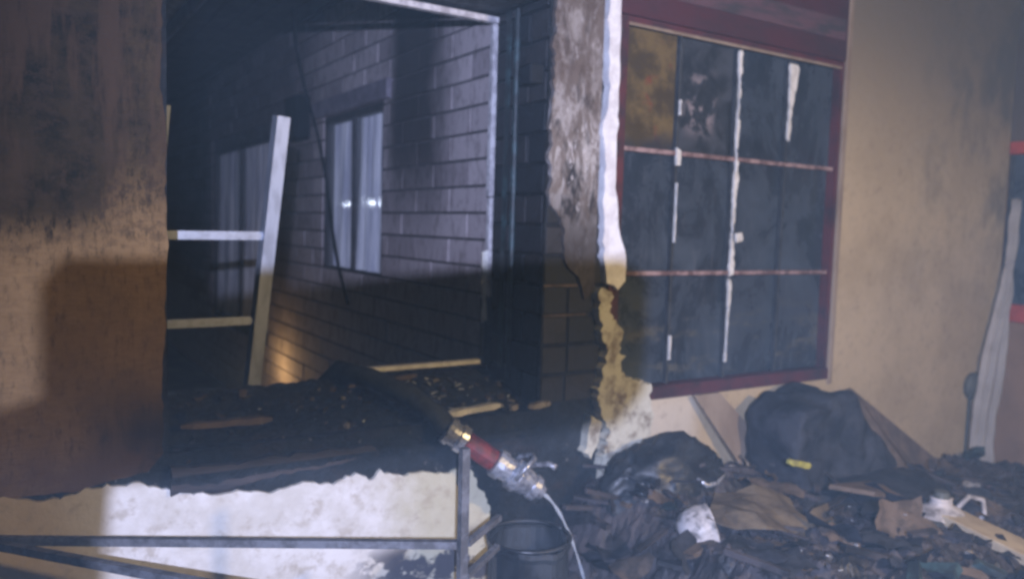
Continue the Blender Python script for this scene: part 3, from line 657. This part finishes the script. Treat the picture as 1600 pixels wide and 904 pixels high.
# boards
bm = nb(); slab(bm, [(3.12, 2.24, .77), (3.30, 2.26, .80), (4.08, 2.12, .28), (3.86, 1.98, .08), (3.45, 1.95, .36)], (.25, -.8, .4), .02)
tag(obj('leaning_board', bm, 'brown_board'), 'brown board sloping down beside the charred furniture', 'board')
bm = nb(); slab(bm, [(2.40, 2.355, .83), (2.55, 2.355, .83), (2.93, 2.30, .47), (2.72, 2.29, .42)], (0, -1, .1), .015)  # thin slab drawing the diagonal darker band on the wall
tag(obj('slanted_slab', bm, 'tan_board'), 'thin tan slab slanting across the wall below the red window', 'plank')
# cardboard
def crumple(name, outline, nrm, th, mat, label, cat, amp=.02, seed=0):
    bm = nb(); slab(bm, outline, nrm, th); bmesh.ops.subdivide_edges(bm, edges=bm.edges[:], cuts=3, use_grid_fill=True)
    for v in bm.verts:
        v.co.z += amp*mnoise.noise((v.co.x*6+seed, v.co.y*6, seed))+amp*.4*mnoise.noise((v.co.x*17+seed, v.co.y*17, seed))
    return tag(obj(name, bm, mat), label, cat)
crumple('cardboard', [(1.93, 1.80, .56), (2.10, 1.93, .60), (2.42, 1.86, .565), (2.30, 1.66, .52), (2.06, 1.66, .53)], (0, 0, 1), .006, 'cardboard', 'flat torn cardboard lying on the heap behind the folded piece', 'cardboard', .055, 1)
crumple('cardboard', [(2.26, 1.70, .545), (2.52, 1.78, .535), (2.46, 1.66, .375), (2.38, 1.60, .36)], (.2, -1, .3), .006, 'cardboard', 'folded cardboard flap hanging over the heap below the charred furniture', 'cardboard', .04, 2)
crumple('paper', [(2.46, 1.70, .44), (2.62, 1.74, .47), (2.62, 1.66, .395)], (-.2, -1, .5), .004, 'white_plastic', 'white triangular scrap of paper beside the dark box', 'paper', .01, 3)
crumple('rag', [(2.42, 1.50, .345), (2.52, 1.54, .36), (2.60, 1.44, .335), (2.48, 1.40, .325)], (0, 0, 1), .012, 'pink_rag', 'reddish rag crumpled in front of the dark box', 'rag', .03, 4)
bm = nb(); blob(bm, (2.545, 1.47, .352), (.035, .02, .016), 3, .4, 3, 5); tag(obj('paper_scrap', bm, 'white_enamel', smooth=True), 'small bright white scrap lying on the reddish rag', 'paper')
# dark box
dbx = empty('dark_box', 'dark blue-grey box on the heap beside the white jug', 'box')
rot = Matrix.Rotation(R(-28), 3, 'Z')
bm = nb(); box(bm, (2.70, 1.60, .22), (2.96, 1.80, .445), .008, rot=rot); obj('body', bm, 'teal_paint', dbx)
bm = nb(); box(bm, (2.695, 1.595, .447), (2.965, 1.805, .468), .006, rot=rot); obj('lid', bm, 'burnt_frame', dbx)
# white pot lying on its side
pt = empty('enamel_pot', 'round white enamel pot lying on its side in the black heap', 'pot')
def lathe_at(name, c, axis, prof, mat, parent, seg=24):
    bm = nb(); c = Vector(c); ax = Vector(axis).normalized(); tube(bm, [c+ax*t for t, _ in prof], [r for _, r in prof], seg); return obj(name, bm, mat, parent, smooth=True)
pc, pa = (1.935, 1.86, .505), (.80, -.42, .22)
lathe_at('body', pc, pa, [(-.055, .02), (-.052, .045), (-.03, .070), (.0, .082), (.03, .084), (.055, .080), (.06, .083)], 'white_enamel', pt)
lathe_at('contents', pc, pa, [(.0605, .076), (.068, .06), (.074, .02)], 'debris', pt)
# plank with a white jug and bowl
bm = nb(); box(bm, (-.08, -.40, -.018), (.08, .40, .018), .004); q_ = obj('cream_plank', bm, 'cream_board'); q_.location = (2.905, 1.25, .452); q_.rotation_euler = (R(2), R(6), R(-16))
tag(q_, 'cream wooden plank at the bottom right corner under the white jug', 'plank')
jg = empty('jug', 'squat white plastic jug with looped handle standing near the corner', 'jug')
jc = Vector((2.985, 1.615, .37)); n = 28
bm = nb(); rings = []
for z_, r_ in ((0, .075), (.02, .092), (.06, .098), (.10, .088), (.125, .062), (.135, .040), (.155, .036), (.162, .04)):
    rings.append([bm.verts.new(jc+Vector((math.cos(2*math.pi*j/n)*r_*1.15, math.sin(2*math.pi*j/n)*r_, z_))) for j in range(n)])
for P_, Q_ in zip(rings, rings[1:]):
    for j in range(n): bm.faces.new((P_[j], P_[(j+1) % n], Q_[(j+1) % n], Q_[j]))
bm.faces.new(rings[0][::-1]); bm.faces.new(rings[-1]); obj('body', bm, 'white_plastic', jg, smooth=True)
bm = nb(); tube(bm, [jc+Vector(v) for v in ((.06, -.03, .12), (.10, -.05, .165), (.16, -.07, .15), (.175, -.075, .09), (.13, -.055, .045))], .010, 8); obj('handle', bm, 'white_plastic', jg, smooth=True)
bm = nb(); tube(bm, [jc+Vector((0, 0, .16)), jc+Vector((0, 0, .185))], [.030, .026], 14); obj('cap', bm, 'grey_knob', jg)
splinter('stick', (2.70, 1.32, .40), (2.60, 1.18, .43), .022, .022, 'pale_wood', 'pale wooden stick poking up at the bottom beside the plank', 'stick', 8)
bm = nb(); tube(bm, [(2.74, 1.46, .34), (2.755, 1.44, .40), (2.765, 1.43, .43)], [.035, .034, .030], 14); tag(obj('glass_jar', bm, 'window_glass', smooth=True), 'small clear glass jar below the white jug', 'jar')
# torn white curtain hanging in the corner
bm = nb(); cols = [(1.75, 4.846, 4.856), (1.40, 4.822, 4.838), (1.25, 4.79, 4.832), (1.06, 4.715, 4.845), (.90, 4.655, 4.850), (.66, 4.60, 4.83), (.50, 4.57, 4.78), (.25, 4.56, 4.80), (.02, 4.57, 4.82)]
n = 26; rows = []; fine = []
for (za, aa, ba), (zb, ab, bb) in zip(cols, cols[1:]):
    for t in range(6):
        f_ = t/6; z_ = za+(zb-za)*f_
        fine.append((z_, aa+(ab-aa)*f_+.022*mnoise.noise((0, 0, z_*9)), ba+(bb-ba)*f_+.03*mnoise.noise((4, 0, z_*7))))
for z_, a_, b_ in fine+cols[-1:]: rows.append([bm.verts.new((a_+(b_-a_)*j/n, 2.325+.022*math.sin(j*1.05+z_)+.01*math.sin(j*.5), z_)) for j in range(n+1)])
for P_, Q_ in zip(rows, rows[1:]):
    for j in range(n): bm.faces.new((P_[j], P_[j+1], Q_[j+1], Q_[j]))
r_ = bmesh.ops.solidify(bm, geom=bm.faces[:], thickness=.004)
tag(obj('torn_curtain', bm, 'curtain_white', smooth=True), 'torn white curtain strip hanging in the right corner', 'curtain')
kb = empty('wall_socket', 'round grey fitting on the wall beside the torn curtain', 'fitting')
lathe_at('body', (4.625, 2.384, .685), (0, -1, 0), [(0, .075), (.02, .08), (.035, .07), (.04, .03)], 'grey_knob', kb, 20)
bm = nb(); tube(bm, [(4.60, 2.372, .62), (4.60, 2.374, .3), (4.61, 2.374, .05)], .008, 6); obj('cable', bm, 'grey_knob', kb)

# ------------------------------------------------------------------ added unseen panel by the torch, cut to shade the middle of the wall
shape = [(.15, 1.375), (2.0, 1.375), (2.13, 1.30), (2.13, .86), (2.0, .74), (1.6, .73), (1.4, .73), (1.14, .74), (.24, .77), (.20, .3), (.20, 0), (-1.0, 0), (-1.0, .70), (-.02, .89), (.095, 1.02), (.095, 1.31)]
cen = Vector((1.0, 2.39, .8)); ax = (cen-TORCH).normalized(); pts = []
for (x_, z_) in shape:
    d_ = Vector((x_, 2.388, z_))-TORCH; pts.append(TORCH+d_*(.24/d_.dot(ax)))
bm = nb()
def fan(ids):                              # convex pieces of the shade panel
    slab(bm, [pts[i] for i in ids], -ax, .006)
for ids in ((0, 1, 2, 3, 4, 7, 8, 14, 15), (8, 9, 10, 11, 12, 13, 14)): fan(ids)
tag(obj('shade_blocker', bm, 'brown_board'), 'added unseen panel behind the viewer, cut to cast the wall shadow', 'board')

# ------------------------------------------------------------------ smoke in the air
bm = nb(); box(bm, (-64, -8, -1.2), (64, 84, 4.2)); hz = obj('haze', bm, 'char'); hz.data.materials.clear()
hm = bpy.data.materials.new('haze'); hm.use_nodes = True; hm.node_tree.nodes.clear()
ho = hm.node_tree.nodes.new('ShaderNodeOutputMaterial'); hv = hm.node_tree.nodes.new('ShaderNodeVolumePrincipled')
hv.inputs['Color'].default_value = (.55, .80, 1.0, 1); hv.inputs['Density'].default_value = .014; hv.inputs['Anisotropy'].default_value = 0
hm.node_tree.links.new(hv.outputs[0], ho.inputs['Volume']); hz.data.materials.append(hm); hz['kind'] = 'stuff'
